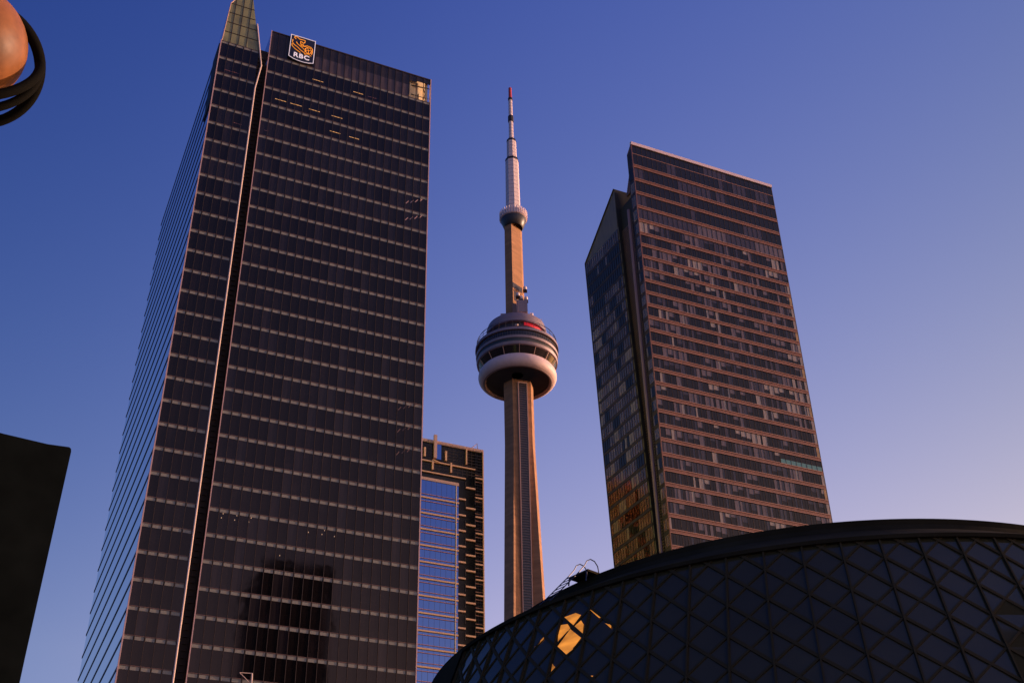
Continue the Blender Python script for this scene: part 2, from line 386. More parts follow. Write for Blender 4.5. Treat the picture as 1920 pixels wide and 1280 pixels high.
# ------------------------------------------------------------------ hotel tower (right)
def hotel():
    X0, X1, Y0 = 120.05, 160.65, 187.0
    t = thing('hotel_tower', 'dark bronze glass hotel tower on the right with copper coloured storey bands', 'skyscraper', (140, 205, 0))
    u = Vector((cos(rad(92.73)), sin(rad(92.73)), 0)); nn = Vector((-u.y, u.x, 0)); nn = Vector((-abs(u.y), u.x * 1, 0)).normalized()
    C = Vector((X0, Y0, 0))
    def P(s, z, o=0.0):   # point on the west face plane; o moves it outwards
        p = C + u * s + nn * o; return (p.x, p.y, z)
    YB = Y0 + 24.9
    # core volumes
    b = MB(); b.box(X0 + .35, X1 - .2, Y0 + .25, Y0 + 2.3, 0, 207.0); b.box(X0 + 1.3, X1 - .2, Y0 + 2.3, Y0 + 22, 0, 193.5)
    b.build('wall', 'black_wall', t)
    # flared west wing: rings at two heights
    def wing(z):
        si = 5.5 + (z - 103) * .0398; so = 21.2 + (z - 105) * .0437; return si, so
    r = []
    for z in (0, 103, 188.6):
        si, so = wing(z); r.append([P(si, z, -.12), P(so, z, -.12), (P(so, z)[0] + 14, P(so, z)[1], z), (P(si, z)[0] + 14, P(si, z)[1], z)])
    si, so = wing(188.6)
    w = MB(); w.loft([list(reversed(q)) for q in r])
    # gable
    si2 = 9.35
    a = [P(si2, 188.5, -.12), P(so, 188.5, -.12), P(si2, 201, -.12)]; bb = [(x + 14, y, z) for x, y, z in a]
    w.add(a + bb, [(0, 2, 1), (3, 4, 5), (0, 1, 4, 3), (1, 2, 5, 4), (2, 0, 3, 5)])
    w.build('west_wing', 'panel_grey', t)
    MB().loft([[P(wing(z)[0] - .0 if z < 190 else si2, z, -.1), P((wing(z)[0] if z < 190 else si2) - .06, z, -.1), (P(wing(z)[0] if z < 190 else si2, z)[0] + 14, P((wing(z)[0] if z < 190 else si2) - .06, z)[1], z), (P(wing(z)[0] if z < 190 else si2, z)[0] + 14, P(wing(z)[0] if z < 190 else si2, z)[1], z)] for z in (0, 103, 188.6, 200.9)]).build('wing_return', 'louvre_black', t)  # thin black cover, put in to darken the return face against grazing sun
    g = MB(); g.tube([P(so, 188.6, 0), P(si2, 201, 0)], .16, 6); g.tube([P(wing(0)[1], 0, 0), P(so, 188.6, 0)], .14, 6)
    g.build('wing_edge', 'frame_dark', t)
    # front bands
    bands = [205.16, 201.5, 197.2, 193.05, 188.7, 184.62, 180.65]; z = 180.65
    while z > 96: z -= 3.39 + (.05 if z < 150 else 0); bands.append(z)
    N = 30; pw = (X1 - X0) / N
    mats = ['pane_dark', 'pane_blind', 'pane_curtain', 'pane_light', 'pane_teal', 'pane_warm']
    nst = len(bands)
    tops = [208.0] + bands
    for k in range(nst + 1):
        zt = tops[k] - (.87 if k > 1 else .16); zb = bands[k] if k < nst else 0
        if k == 0: zt = 207.8
        g = MB(); i = 0
        while i < N:
            run = random.choice((1, 1, 1, 2, 2, 3))
            p = random.random()
            if k <= 4: mi = 0 if p < .8 else 1; style = 0
            elif k == 5: mi = 1 if p < .65 else 2; run = 6
            else:
                mi = 0 if p < .42 else (1 if p < .68 else (2 if p < .92 else 3)); style = random.random()
            if k == 8 and 8 <= i < 12: mi = 3; run = 1
            if k == 9 and 6 <= i < 11: mi = 2 if i % 2 else 3; run = 1
            if k == 18 and i > 24: mi = 3; run = 2
            if k == 21 and 14 <= i < 18: mi = 3; run = 1
            for j in range(i, min(N, i + run)):
                x0 = X0 + pw * j; hh = zt - zb
                cut = random.random()
                y = Y0 + .10 + .003 * mi
                if k == 17 + 5 and 22 <= j < 30:
                    g.box(x0 + .04, x0 + pw - .04, y, Y0 + .24, zb + .05, zt, 0); g.box(x0 + .05, x0 + pw - .05, Y0 + .08, Y0 + .1, zb + .05, zb + hh * .45, 4); continue
                if mi >= 1 and k > 5 and cut < .35:      # blind pulled part way
                    zc = zb + hh * random.uniform(.35, .75)
                    g.box(x0 + .04, x0 + pw - .04, y, Y0 + .24, zc, zt, mi); g.box(x0 + .04, x0 + pw - .04, y + .02, Y0 + .24, zb, zc, 0)
                elif mi >= 1 and k > 5 and cut < .6:     # curtain drawn part way
                    xc = x0 + pw * random.uniform(.3, .7); a, b2 = (mi, 0) if random.random() < .5 else (0, mi)
                    g.box(x0 + .04, xc, y, Y0 + .24, zb, zt, a); g.box(xc, x0 + pw - .04, y + .004, Y0 + .24, zb, zt, b2)
                elif k > 5 and cut < .85:
                    xc = x0 + pw * random.uniform(.42, .58); g.box(x0 + .04, xc - .03, y, Y0 + .24, zb, zt, mi); g.box(xc + .03, x0 + pw - .04, y + .004, Y0 + .24, zb, zt, max(0, min(3, mi + random.choice((-1, -1, 0, 1)))))
                else: g.box(x0 + .04, x0 + pw - .04, y, Y0 + .24, zb, zt, mi)
                if j == N - 1 and 7 < k: g.box(x0 + pw * .5, x0 + pw - .03, Y0 + .06, Y0 + .1, zb, zt, 3 if k % 3 else 5)
            i += run
        g.build('window_band', mats, t)
        if k < nst:
            q = MB(); zt2 = bands[k]
            if k == 0: q.box(X0 - .02, X1, Y0 + .02, Y0 + .24, zt2 - .14, zt2, 2)
            else:
                q.box(X0 - .02, X1, Y0 - .12, Y0 + .24, zt2 - .15, zt2 + .0, 2); q.box(X0 - .02, X1, Y0 + .0, Y0 + .24, zt2 - .48, zt2 - .15, 0)
                q.box(X0 - .02, X1, Y0 + .03, Y0 + .24, zt2 - .53, zt2 - .48, 1); q.box(X0 - .02, X1, Y0 + .0, Y0 + .24, zt2 - .74, zt2 - .53, 0)
                q.box(X0 - .02, X1, Y0 - .08, Y0 + .24, zt2 - .86, zt2 - .74, 2)
            q.build('floor_band', ['bronze_band', 'bronze_dark', 'bronze_light'], t)
    for i in range(1, N): MB().box(X0 + pw * i - .035, X0 + pw * i + .035, Y0 + .04, Y0 + .23, 90, 207.8).build('mullion', 'frame_dark', t)
    MB().box(X0 - .16, X0 - .02, Y0 - .1, Y0 + .2, 0, 208).build('corner_post', 'bronze_band', t)
    MB().box(X1, X1 + .2, Y0 + .05, Y0 + .4, 0, 208).build('corner_post', 'frame_dark', t)
    MB().box(X0 - .16, X1 + .2, Y0 - .18, Y0 + .5, 207.85, 208.75).build('roof_coping', 'parapet_white', t)
    # parapet return, top of the narrow end
    q = MB(); q.loft([[P(2.35, zz_, 0), P(0.2, zz_, 0), P(0.2, zz_, -.4), P(2.35, zz_, -.4)] for zz_ in (0, 206.3)])
    q.build('end_wall', 'frame_dark', t)
    q = MB(); q.add([P(.2, 206.3, .01), P(2.35, 206.3, .01), P(.2, 208.5, .01), P(.2, 206.3, -.35), P(2.35, 206.3, -.35), P(.2, 208.5, -.35)], [(0, 1, 2), (5, 4, 3), (0, 2, 5, 3), (1, 4, 5, 2), (0, 3, 4, 1)])
    q.build('end_parapet', 'bronze_dark', t)
    smats = ['side_dark', 'side_mid', 'side_light', 'side_soft']
    for k in range(1, nst):
        zt = bands[k] - .95; zb = (bands[k + 1] if k + 1 < nst else bands[k] - 3.4)
        if zb > zt: continue
        q = MB()
        q.obox(P(.35, zb + .1, .05), tuple(-nn * .06), tuple(u * 1.15), (0, 0, zt - zb - .1), random.choice((0, 1, 1))); q.obox(P(1.55, zb + .1, .05), tuple(-nn * .06), tuple(u * .4), (0, 0, zt - zb - .1), random.choice((0, 1, 1, 2)))
        q.build('end_window', smats, t)
    # west wing windows
    row = 0; z = 187.4
    lv = [187.7] + [184.0 - 3.42 * i for i in range(30)]
    for k in range(len(lv) - 1):
        zt = lv[k] - .0; zb = lv[k + 1]
        if k == 0: zt = 188.2
        si, so = wing((zt + zb) / 2); n = 16; pwid = (so - si - .5) / n; q = MB()
        run = 0; mi = 0
        for i in range(n):
            if run <= 0: run = random.choice((1, 1, 2, 3)); p = random.random(); mi = (0 if p < .22 else (1 if p < .55 else (3 if p < .9 else 2))) if k > 5 else (0 if p < .3 else (3 if p < .8 else 1))
            if k in (1, 2) and i not in (6, 10): mi = 0
            if k == 1 and i in (6, 10): mi = 1
            if k == 0: mi = 1 if 6 < i < 13 else 3
            run -= 1
            s0 = si + .3 + pwid * i
            q.obox(P(s0 + .10, zb + .78, .05), tuple(-nn * .08), tuple(u * (pwid - .2)), (0, 0, zt - zb - .86), mi)
        q.build('side_window_band', smats, t)
        q = MB(); q.obox(P(si, zb + .02, .08), tuple(-nn * .15), tuple(u * (so - si)), (0, 0, .62), 0)
        q.build('side_floor_band', 'frame_dark', t)
    # recess with slats and the tall pipe-like fin
    q = MB()
    for k in range(165):
        z = 187 - k * .62
        si, so = wing(z)
        q.obox(P(3.8, z, -.9), tuple(-nn * .2), tuple(u * (si - 3.9)), (0, 0, .30), 0)
    q.build('louvre', 'louvre_brown', t)
    MB().loft([[P(2.36, z, -1.2), P(9.0, z, -1.2), P(9.0, z, -3), P(2.36, z, -3)][::-1] for z in (0, 194.6)]).build('recess_wall', 'louvre_black', t)
    MB().tube([P(3.4, 60, .25), P(3.45, 189.6, .25)], .40, 10).build('vertical_fin', 'fin_pink', t)
    q = MB(); q.loft([[P(2.4, z, -1.0), P(6.6, z, -1.0), P(6.6, z, -1.25), P(2.4, z, -1.25)][::-1] for z in (176.2, 178.6)]); q.build('recess_window', 'side_dark', t)
    # stepped bracket silhouette on the end wall
    q = MB()
    for k in range(9): q.obox(P(2.35, 194.6 + k * .55, -.05), tuple(-nn * .5), tuple(u * (1.9 - k * .21)), (0, 0, .5))
    q.build('step_trim', 'bronze_dark', t)
    return t
hotel()

# ------------------------------------------------------------------ broadcast tower
def tv_tower():
    cx, cy = 227.28, 484.32; CA = rad(-115.14)
    t = thing('broadcast_tower', 'tall slender concrete tower with round observation pod and white needle mast', 'tower', (cx, cy, 0))
    va = Vector((cos(CA), sin(CA), 0)); ua = Vector((cos(CA + pi / 2), sin(CA + pi / 2), 0))
    def G(uu, vv, z): p = va * vv + ua * uu; return (cx + p.x, cy + p.y, z)
    azs = [rad(-157), rad(-37), rad(83)]
    def sec(z):
        L = 7.4 + max(0, (300 - z)) * .030 + max(0, 200 - z) ** 2 * .00045; w = 3.0
        d = 6.3 if z > 300 else 6.3 - min(1.7, (300 - z) * .02)
        tt = 2 * d - 1.732 * w; L = max(L, tt + .02); pts = []
        for a in azs:
            dv = Vector((cos(a), sin(a))); pv = Vector((-sin(a), cos(a)))
            for q in (dv * tt - pv * w, dv * L - pv * w, dv * L + pv * w, dv * tt + pv * w): pts.append((cx + q.x, cy + q.y, z))
        return pts
    m = MB(); m.loft([sec(z) for z in (0, 20, 50, 90, 130, 160, 180, 200, 220, 240, 260, 280, 300, 336)])
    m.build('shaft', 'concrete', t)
    # elevator strip on the facet facing azimuth -100
    a = rad(-97); n = Vector((cos(a), sin(a), 0)); s = Vector((-sin(a), cos(a), 0))
    def E(uu, o, z):
        d = 6.3 if z > 300 else 6.3 - min(1.7, (300 - z) * .02)
        p = n * (d + o) + s * uu; return (cx + p.x, cy + p.y, z)
    def strip(u0, u1, o, za=100, zb=333.5):
        zs = [za, 217, 240, 260, 280, 300, zb]
        return [[E(u0, -.3, z), E(u0, o, z), E(u1, o, z), E(u1, -.3, z)][::-1] for z in zs]
    MB().loft(strip(-1.9, 2.3, .8)).build('elevator_glass', 'shaft_glass', t)
    MB().loft(strip(-2.3, -1.9, 1.15)).loft(strip(2.3, 2.75, 1.15)).loft([[E(-2.3, -.3, z), E(-2.3, 1.2, z), E(2.75, 1.2, z), E(2.75, -.3, z)][::-1] for z in (333.5, 334.3)]).build('elevator_frame', 'shaft_frame', t)
    q = MB(); z = 200
    while z < 333:
        p0 = Vector(E(-1.88, .8, z)); q.obox(tuple(p0), tuple(s * 4.16), tuple(-n * .0 + n * .22), (0, 0, .5)); z += 1.35
    q.build('elevator_slats', 'slat', t)
    # pour joints
    # underside and radome
    c = (cx, cy)
    MB().lathe(c, [(3.0, 342.6), (17.2, 343), (17.9, 338.2)], 96).build('underside', 'deck_dark', t, smooth=True)
    q = MB(); prof = [(16.9 + 3.45 * cos(b), 341.2 + 3.9 * sin(b)) for b in [rad(x) for x in range(-80, 100, 8)]]
    q.lathe(c, prof, 128); q.build('radome', 'radome_white', t, smooth=True)
    MB().lathe(c, [(17.6, 338.2), (17.9, 337.3), (17.0, 337.2), (16.4, 338.4)], 96).build('radome_rim', 'deck_mauve', t, smooth=True)
    MB().lathe(c, [(15.6, 343.0), (17.6, 344.6), (20.3, 348.7), (20.2, 349.0), (8, 349)], 96).build('window_ring', 'deck_window', t)
    q = MB()
    for k in range(15):
        b = 2 * pi * (k + .35) / 15
        q.obox((cx + 18.0 * cos(b) - .3 * sin(b) * 0, cy + 18.0 * sin(b), 344.3), (2.7 * cos(b), 2.7 * sin(b), 4.3), (-.26 * sin(b), .26 * cos(b), 0), (.25 * cos(b), .25 * sin(b), -.2))
    q.build('window_post', 'shaft_frame', t)
    MB().lathe(c, [(19.9, 348.4), (21.0, 348.7), (21.3, 350.3), (20.2, 350.5)], 96).build('deck_rim', 'deck_mauve', t)
    MB().lathe(c, [(20.5, 350.4), (20.9, 352.4)], 96).build('window_ring', 'deck_window', t)
    MB().lathe(c, [(20.8, 352.3), (21.4, 352.4), (21.6, 353.8), (20.9, 354.0)], 96).build('deck_rim', 'deck_mauve', t)
    MB().lathe(c, [(20.9, 353.9), (21.1, 357.2)], 96).build('window_ring', 'deck_window', t)
    q = MB()
    for k in range(96):
        b = 2 * pi * k / 96; q.obox((cx + 21.05 * cos(b), cy + 21.05 * sin(b), 353.9), (.12 * cos(b), .12 * sin(b), 0), (-.1 * sin(b), .1 * cos(b), 0), (0, 0, 3.2))
    q.build('window_mullions', 'slat', t)
    MB().lathe(c, [(21.0, 357.0), (21.9, 357.1), (21.8, 358.7), (20.4, 359.0), (14.0, 359.5)], 96).build('deck_rim', 'deck_mauve', t)
    MB().lathe(c, [(14.3, 359), (14.6, 367)], 96).build('recessed_wall', 'deck_dark', t)
    q = MB(); q.lathe(c, [(14.78, 364.6), (14.85, 366.3)], 14, a0=CA + rad(16), a1=CA + rad(62)); q.build('red_lamp_band', 'red_light', t)
    MB().lathe(c, [(14.4, 366.4), (16.1, 366.5), (15.9, 369.5), (15.2, 372.0), (14.6, 372.6), (5, 373.4)], 96).build('upper_drum', 'deck_mauve', t)
    # railing hoops
    q = MB(); R = 20.9
    for z, r in ((360.6, 21.2), (362.4, 21.0), (363.6, 20.4)):
        q.tube([(cx + r * cos(2 * pi * k / 72), cy + r * sin(2 * pi * k / 72), z) for k in range(72)], .11, 5, closed=True)
    for k in range(36):
        b = 2 * pi * k / 36; q.tube([(cx + 21.3 * cos(b), cy + 21.3 * sin(b), 358.8), (cx + 21.0 * cos(b), cy + 21.0 * sin(b), 362.4), (cx + 20.2 * cos(b), cy + 20.2 * sin(b), 363.9)], .10, 5)
    q.build('railing', 'deck_dark', t)
    # upper shaft
    def us(k, z):
        P0 = [(-5.3, 2.0), (-1.35, 5.0), (3.9, -1.1), (4.75, -4.5), (1, -6.2), (-4.6, -4.2)]
        return [G(a_ * k, b_ * k, z) for a_, b_ in P0]
    MB().loft([us(1.02, 372), us(.97, 447)]).build('upper_shaft', 'concrete', t)
    # opening band on the lit facet
    q = MB()
    def lit(f, z, o): # along lit facet 0..1
        p = Vector(G(-1.35 + 5.25 * f, 5.0 - 6.1 * f, z)); nrm = (ua * 6.1 + va * 5.25).normalized(); return p + nrm * o
    q.loft([[lit(0.0, z, -.2), lit(0.0, z, .08), lit(.97, z, .08), lit(.97, z, -.2)][::-1] for z in (396.2, 399.6)])
    for f0, f1, z0, z1 in ((.12, .42, 388, 394.5), (.55, .66, 385, 395), (.72, .95, 392.2, 394.2), (.72, .9, 388.5, 390.5), (.15, .4, 381, 385)):
        q.loft([[lit(f0, z, -.2), lit(f0, z, .09), lit(f1, z, .09), lit(f1, z, -.2)][::-1] for z in (z0, z1)])
    q.build('shaft_opening', 'deck_dark', t)
    # equipment
    def cab(u0, u1, v0, v1, z0, z1, mm='cabinet_mauve'):
        a_ = Vector(G(u0, v0, z0)); MB().obox(tuple(a_), tuple(ua * (u1 - u0)), tuple(-va * (v0 - v1)) if v0 > v1 else tuple(va * (v1 - v0)), (0, 0, z1 - z0)).build('equipment_cabinet', mm, t)
    cab(.4, 6.3, 7.0, 3.0, 378.2, 386.0); cab(-1.8, .3, 7.2, 3.5, 376.0, 383.6, 'slat'); cab(-8.2, -5.0, 2.0, -2.0, 372.6, 381.0)
    q = MB(); q.tube([G(1.2, 7.1, 374), G(1.2, 7.1, 386)], .12, 5).tube([G(5.9, 7.1, 374), G(5.9, 7.1, 378)], .12, 5).tube([G(3, 7.1, 373.5), G(3, 7.1, 378)], .12, 5); q.build('support_frame', 'shaft_frame', t)
    for uu, vv, z in ((5.3, 1.5, 396.3), (1.3, 6.2, 388.8), (3.1, 5.6, 387.0), (5.6, 5.4, 386.6), (8.3, 4.0, 376.6)):
        p = G(uu, vv, z)
        d = MB().lathe((p[0], p[1]), [(0.01, z), (1.0, z), (1.05, z + 1.7), (.9, z + 2.3), (.5, z + 2.6), (0.01, z + 2.65)], 16).build('drum_antenna', 'mast_white', t, smooth=True)
        m2 = MB(); m2.prism([(p[0] + 1.6 * cos(b_), p[1] + 1.6 * sin(b_)) for b_ in (.3, 1.87, 3.44, 5.0)], z - .9, z - .05)
        m2.build('bracket', 'mast_black', d)
    q = MB()
    for uu, vv, h in ((12.5, 4, 3.5), (13.6, 2, 4.5), (10.8, 6, 2.2), (-10.5, 5, 1.2), (-12, 4, 1)):
        q.tube([G(uu, vv, 372), G(uu, vv, 372.4 + h)], .12, 5)
    q.build('whip_antenna', 'cabinet_mauve', t)
    MB().lathe((G(0.2, 14.9, 0)[0], G(0.2, 14.9, 0)[1]), [(.01, 363.6), (.9, 363.8), (1.0, 364.5), (.01, 364.6)], 12).build('deck_lamp', 'fin_white', t)
    # sky pod
    MB().lathe(c, [(5.0, 440.8), (5.6, 441.5), (7.2, 446.4), (7.0, 447.5)], 64).build('pod_cone', 'deck_dark', t, smooth=True)
    MB().lathe(c, [(7.0, 446.6), (7.55, 447.0), (7.6, 450.2), (7.3, 450.8), (4.0, 451.4)], 64).build('pod_ring', 'radome_white', t, smooth=False)
    q = MB()
    for k in range(32):
        b = 2 * pi * k / 32
        q.obox((cx + 7.5 * cos(b), cy + 7.5 * sin(b), 447.2), (.45 * cos(b), .45 * sin(b), 0), (-.5 * sin(b), .5 * cos(b), 0), (0, 0, 4.6))
    q.build('pod_teeth', 'mast_white', t)
    # mast: eight sided covers
    def oct(r, z0, z1, mm, nm, rr=None, n_=8):
        rr = rr or r
        MB().lathe(c, [(r, z0), (rr, z1)], n_, rot=CA + rad(12), caps=True).build(nm, mm, t)
    oct(4.25, 450.5, 491.5, 'mast_white', 'mast_section', 3.9)
    oct(4.1, 491.2, 493.0, 'mast_black', 'mast_collar', 3.8)
    oct(3.0, 493, 507.0, 'mast_white', 'mast_section', 2.8)
    oct(3.0, 506.8, 508.5, 'mast_black', 'mast_collar', 2.7)
    oct(1.45, 508.5, 543, 'mast_white', 'mast_section', 1.15)
    oct(1.75, 523.6, 528.0, 'mast_black', 'mast_collar', 1.7)
    oct(1.45, 541.5, 543.3, 'mast_black', 'mast_collar', 1.4)
    oct(1.05, 543.3, 552, 'mast_red', 'mast_tip', .95)
    q = MB()
    for z in [453 + 3.0 * k for k in range(13)]: q.lathe(c, [(4.3 - (z - 450) * .0085, z), (4.3 - (z - 450) * .0085, z + .16)], 8, rot=CA + rad(12))
    for z in [494.5 + 2.6 * k for k in range(5)]: q.lathe(c, [(3.05 - (z - 493) * .012, z), (3.05 - (z - 493) * .012, z + .16)], 8, rot=CA + rad(12))
    for z in [510 + 2.6 * k for k in range(12)]: q.lathe(c, [(1.5 - (z - 508) * .008, z), (1.5 - (z - 508) * .008, z + .2)], 8, rot=CA + rad(12))
    q.build('mast_joints', 'cabinet_mauve', t)
tv_tower()

# ------------------------------------------------------------------ dark building with blue bay
def black_building():
    Y = 240.0
    t = thing('dark_office_building', 'dark office block with a blue glass bay and copper bars between the two towers', 'office building', (92, 258, 0))
    X0, X1, ZT = 76.0, 102.95, 146.2
    MB().box(X0, X1, Y + .3, Y + 26, 0, ZT).build('wall', 'blk_glass', t)
    q = MB()
    for k in range(60):
        z = 144.9 - k * 0.8 * 1
        if z > 138.6: q.box(X0, X1, Y + .24, Y + .31, z, z + .1)
    for k in range(70): q.box(100.9, X1 - .1, Y + .24, Y + .31, 145 - k * .8, 145.1 - k * .8)
    for x in (100.9, 101.5, 102.1): q.box(x, x + .04, Y + .23, Y + .31, 90, 146)
    for k in range(14): q.box(85.5 + k * 1.2, 85.56 + k * 1.2, Y + .23, Y + .31, 138.6, 146)
    q.build('facade_grid', 'blk_grid', t)
    p = MB()
    for k in range(30):
        x = X0 + k * .9
        p.box(x, x + .82, Y - .1, Y + .5, ZT, ZT + .55)
    p.box(X0, X1, Y - .02, Y + .45, ZT - .2, ZT + .5); p.build('parapet', 'edge_pink', t, label='pinkish parapet of short panels')
    MB().box(102.72, 102.95, Y - .1, Y + .4, 0, ZT).build('corner_post', 'blk_trim', t)
    MB().box(90.0, 90.75, Y - .4, Y + .2, 141.9, 148.2).build('roof_pylon', 'edge_pink', t)
    MB().box(90.8, 92.0, Y + .1, Y + .28, 141.9, 146).build('window', 'glass_blue', t)
    for x, z0, z1, w in ((87.8, 141.95, 144.4, .22), (93.2, 141.85, 144.4, .22), (89.86, 138.8, 141.35, .2), (94.54, 138.9, 141.5, .2), (98.47, 141.9, 146.2, .14)):
        MB().box(x - w, x + w, Y - .15, Y + .3, z0, z1).build('bracket', 'blk_trim', t)
    q = MB(); q.tube([(89.84, Y - .15, 141.4), (91.5, Y - .15, 140.9)], .16, 5); q.build('bracket', 'blk_trim', t)
    q = MB(); q.tube([(99.9, Y, 146.8), (101.3, Y, 148.2), (101.4, Y, 146.8)], .1, 5); q.build('roof_davit', 'edge_pink', t)
    MB().box(X0, 100.75, Y - .1, Y + .3, 140.8, 141.1).build('sill_bar', 'blk_trim', t)
    MB().box(X0, 98.33, Y - .1, Y + .3, 137.85, 138.15).build('sill_bar', 'blk_trim', t)
    for i in range(14):
        z = (132.45, 128.3, 124.35)[i] if i < 3 else 120.45 - 3.92 * (i - 3)
        MB().box(96.05, 98.32, Y - .12, Y + .3, z - .19, z + .19).build('sill_bar', 'blk_trim', t)
        z = (135.7, 130.4, 126.1)[i] if i < 3 else 122.33 - 3.84 * (i - 3)
        MB().box(98.36, 100.74, Y - .12, Y + .3, z - .19, z + .19).build('sill_bar', 'blk_trim', t)
        z = (138.7, 133.5, 128.5, 124.3)[i] if i < 4 else 120.4 - 3.79 * (i - 4)
        MB().box(100.78, 102.7, Y - .12, Y + .3, z - .15, z + .15).build('sill_bar', 'blk_trim', t)
        MB().box(100.78, 102.7, Y + .1, Y + .3, z + .85, z + .97).box(100.78, 102.7, Y + .1, Y + .3, z - .97, z - .85).build('thin_bar', 'bronze_light', t)
        q = MB(); q.box(98.28, 98.38, Y + .05, Y + .3, z - 3.2, z - 1.4); q.box(100.7, 100.78, Y + .05, Y + .3, z - 1.8, z + .3); q.build('vertical_bar', 'blk_grid', t)
    # blue bay
    ZB = 135.0
    bay = MB(); pw = 1.55; x = 80.0; i = 0
    while x < 95.9:
        bay.box(x, min(x + pw, 96.0), Y - 1.25 + .004 * (i % 3), Y + .25, 0, ZB); x += pw; i += 1
    b = bay.build('glass_bay', 'glass_blue', t)
    MB().box(80, 96.02, Y - 1.4, Y - 1.2, ZB, ZB + .75).build('bay_cap', 'edge_pink', b)
    MB().box(95.28, 95.44, Y - 1.55, Y - 1.2, 0, ZB).build('bay_mullion', 'parapet_white', b)
    q = MB()
    for k in range(12): q.box(80 + 1.3 * k, 80.03 + 1.3 * k, Y - 1.28, Y - 1.2, 60, ZB)
    q.build('bay_mullion', 'blk_grid', b)
    for i in range(14):
        z = 130.5 - 4.0 * i
        MB().box(80, 96.05, Y - 1.5, Y - 1.2, z - .17, z + .17).build('bay_sill', 'blk_trim', b)
        MB().box(80, 95.9, Y - 1.4, Y - 1.2, z - .95, z - .84).build('bay_line', 'blk_line', b)
        MB().box(80, 95.9, Y - 1.4, Y - 1.2, z + .84, z + .95).build('bay_line', 'blk_line', b)
black_building()

# ------------------------------------------------------------------ round concert hall
def hall():
    C = (56.85, 70.75); ZR = 32.0; RR = 24.25; ZG = 29.0; RG = 28.324
    t = thing('concert_hall', 'round black concert hall with a flaring glass skirt of diamond panes', 'concert hall', (56.85, 70.75, 0))
    def rad_(z): return RG + .38 * (ZG - z)
    def H(deg, z, o=0.0): a = rad(deg); r = rad_(z) + o; return Vector((C[0] + r * cos(a), C[1] + r * sin(a), z))
    MB().lathe(C, [(RR - 3, ZR - 1.2), (RR - .6, ZR - .1), (RR, ZR), (RR, ZR - .35), (RR + .35, ZR - .8), (RG + .25, ZG + .1), (RG + .25, ZG - .12), (RG - .6, ZG - .15)], 180).build('roof_rim', 'hall_roof', t, smooth=False)
    MB().lathe(C, [(.01, ZR - .2), (RR - 1, ZR - 1)], 120).build('roof', 'hall_roof', t)
    MB().lathe(C, [(rad_(0) - 1.6, 0), (rad_(ZG) - 1.4, ZG - .2)], 120).build('inner_wall', 'louvre_black', t)
    D = 4.1; P0 = -116.0; Z0 = 27.72; DZ = 1.93
    K0, K1 = -15, 15     # meridian strips
    rows = 13
    rnd = random.Random(3)
    for k in range(K0, K1):
        a0 = P0 + D * k; a1 = a0 + D; am = (a0 + a1) / 2
        g = MB()
        def tri(pts):
            # flat pane with a slight tilt of its own
            c_ = sum(pts, Vector()) / len(pts); n_ = (Vector((C[0], C[1], 0)) - Vector((c_.x, c_.y, 0))).normalized()
            ax = Vector((rnd.uniform(-1, 1), rnd.uniform(-1, 1), rnd.uniform(-1, 1))) * .012
            out = [p + n_ * (.02 + (p - c_).dot(ax)) for p in pts]
            g.add(out, [tuple(range(len(out)))])
        # top half row
        zt = ZG; zc = Z0 + DZ / 2
        tri([H(a0, zt), H(am, zc), H(a0, Z0)]); tri([H(a1, zt), H(a1, Z0), H(am, zc)]); tri([H(a0, zt), H(a1, zt), H(am, zc)]) if zt > zc + .05 else None
        for r in range(rows):
            z1 = Z0 - DZ * r; z0 = z1 - DZ; zc = (z0 + z1) / 2
            tri([H(a0, z1), H(am, zc), H(a0, z0)]); tri([H(a1, z1), H(a1, z0), H(am, zc)])
            # diamond around the horizontal joint, upper half belongs to the row above
            tri([H(a0, z1), H(am, zc), H(a1, z1), H(am, zc + DZ)])
        gp = g.build('glass_panel', 'hall_glass', t)
        # bars
        q = MB()
        def bar(a, za, b, zb_, w=.09, o=.16):
            p0, p1 = H(a, za, .02), H(b, zb_, .02)
            mid = (p0 + p1) / 2; o = o * .18; n_ = (Vector((mid.x - C[0], mid.y - C[1], 0)).normalized() + Vector((0, 0, .38))).normalized()
            d = (p1 - p0); s_ = d.normalized().cross(n_) * w
            q.obox(tuple(p0 - s_ - n_ * .12), tuple(d), tuple(s_ * 2), tuple(n_ * (o + .12)))
        zc = Z0 + DZ / 2
        f_ = (ZG - .05 - Z0) / DZ
        bar(a0, Z0, a0 + D * f_, ZG - .05, .06); bar(a1, Z0, a1 - D * f_, ZG - .05, .09, .24)
        for r in range(rows):
            z1 = Z0 - DZ * r; z0 = z1 - DZ
            bar(a0, z0, a1, z1, .06); bar(a1, z0, a0, z1, .09, .24)
        q.build('diagonal_bars', 'hall_bar', t)
        q = MB(); 
        p0, p1 = H(a0, ZG, .02), H(a0, Z0 - DZ * rows, .02)
        a_ = rad(a0); s_ = Vector((-sin(a_), cos(a_), 0)) * .05; n_ = Vector((cos(a_), sin(a_), .38)).normalized()
        q.obox(tuple(p0 - s_ - n_ * .1), tuple(s_ * 2), tuple(p1 - p0), tuple(n_ * .2)); q.build('mullion', 'hall_bar', t)
    # solid black cladding where the skirt ends on the left
    q = MB(); aL = P0 + D * K0
    q.lathe(C, [(RG + .25, ZG), (rad_(2) + .1, 2)], 40, a0=rad(aL - 176), a1=rad(aL))
    q.build('end_cladding', 'hall_roof', t)
    # gold reflection on the skirt glass, put in as glowing amber patches
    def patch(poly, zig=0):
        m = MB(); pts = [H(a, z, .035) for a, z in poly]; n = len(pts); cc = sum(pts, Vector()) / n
        vs_ = [cc] + pts; m.add(vs_, [(0, (i + 1) % n + 1, i + 1) for i in range(n)]); m.build('gold_reflection', 'amber', t)
    return t, H, patch
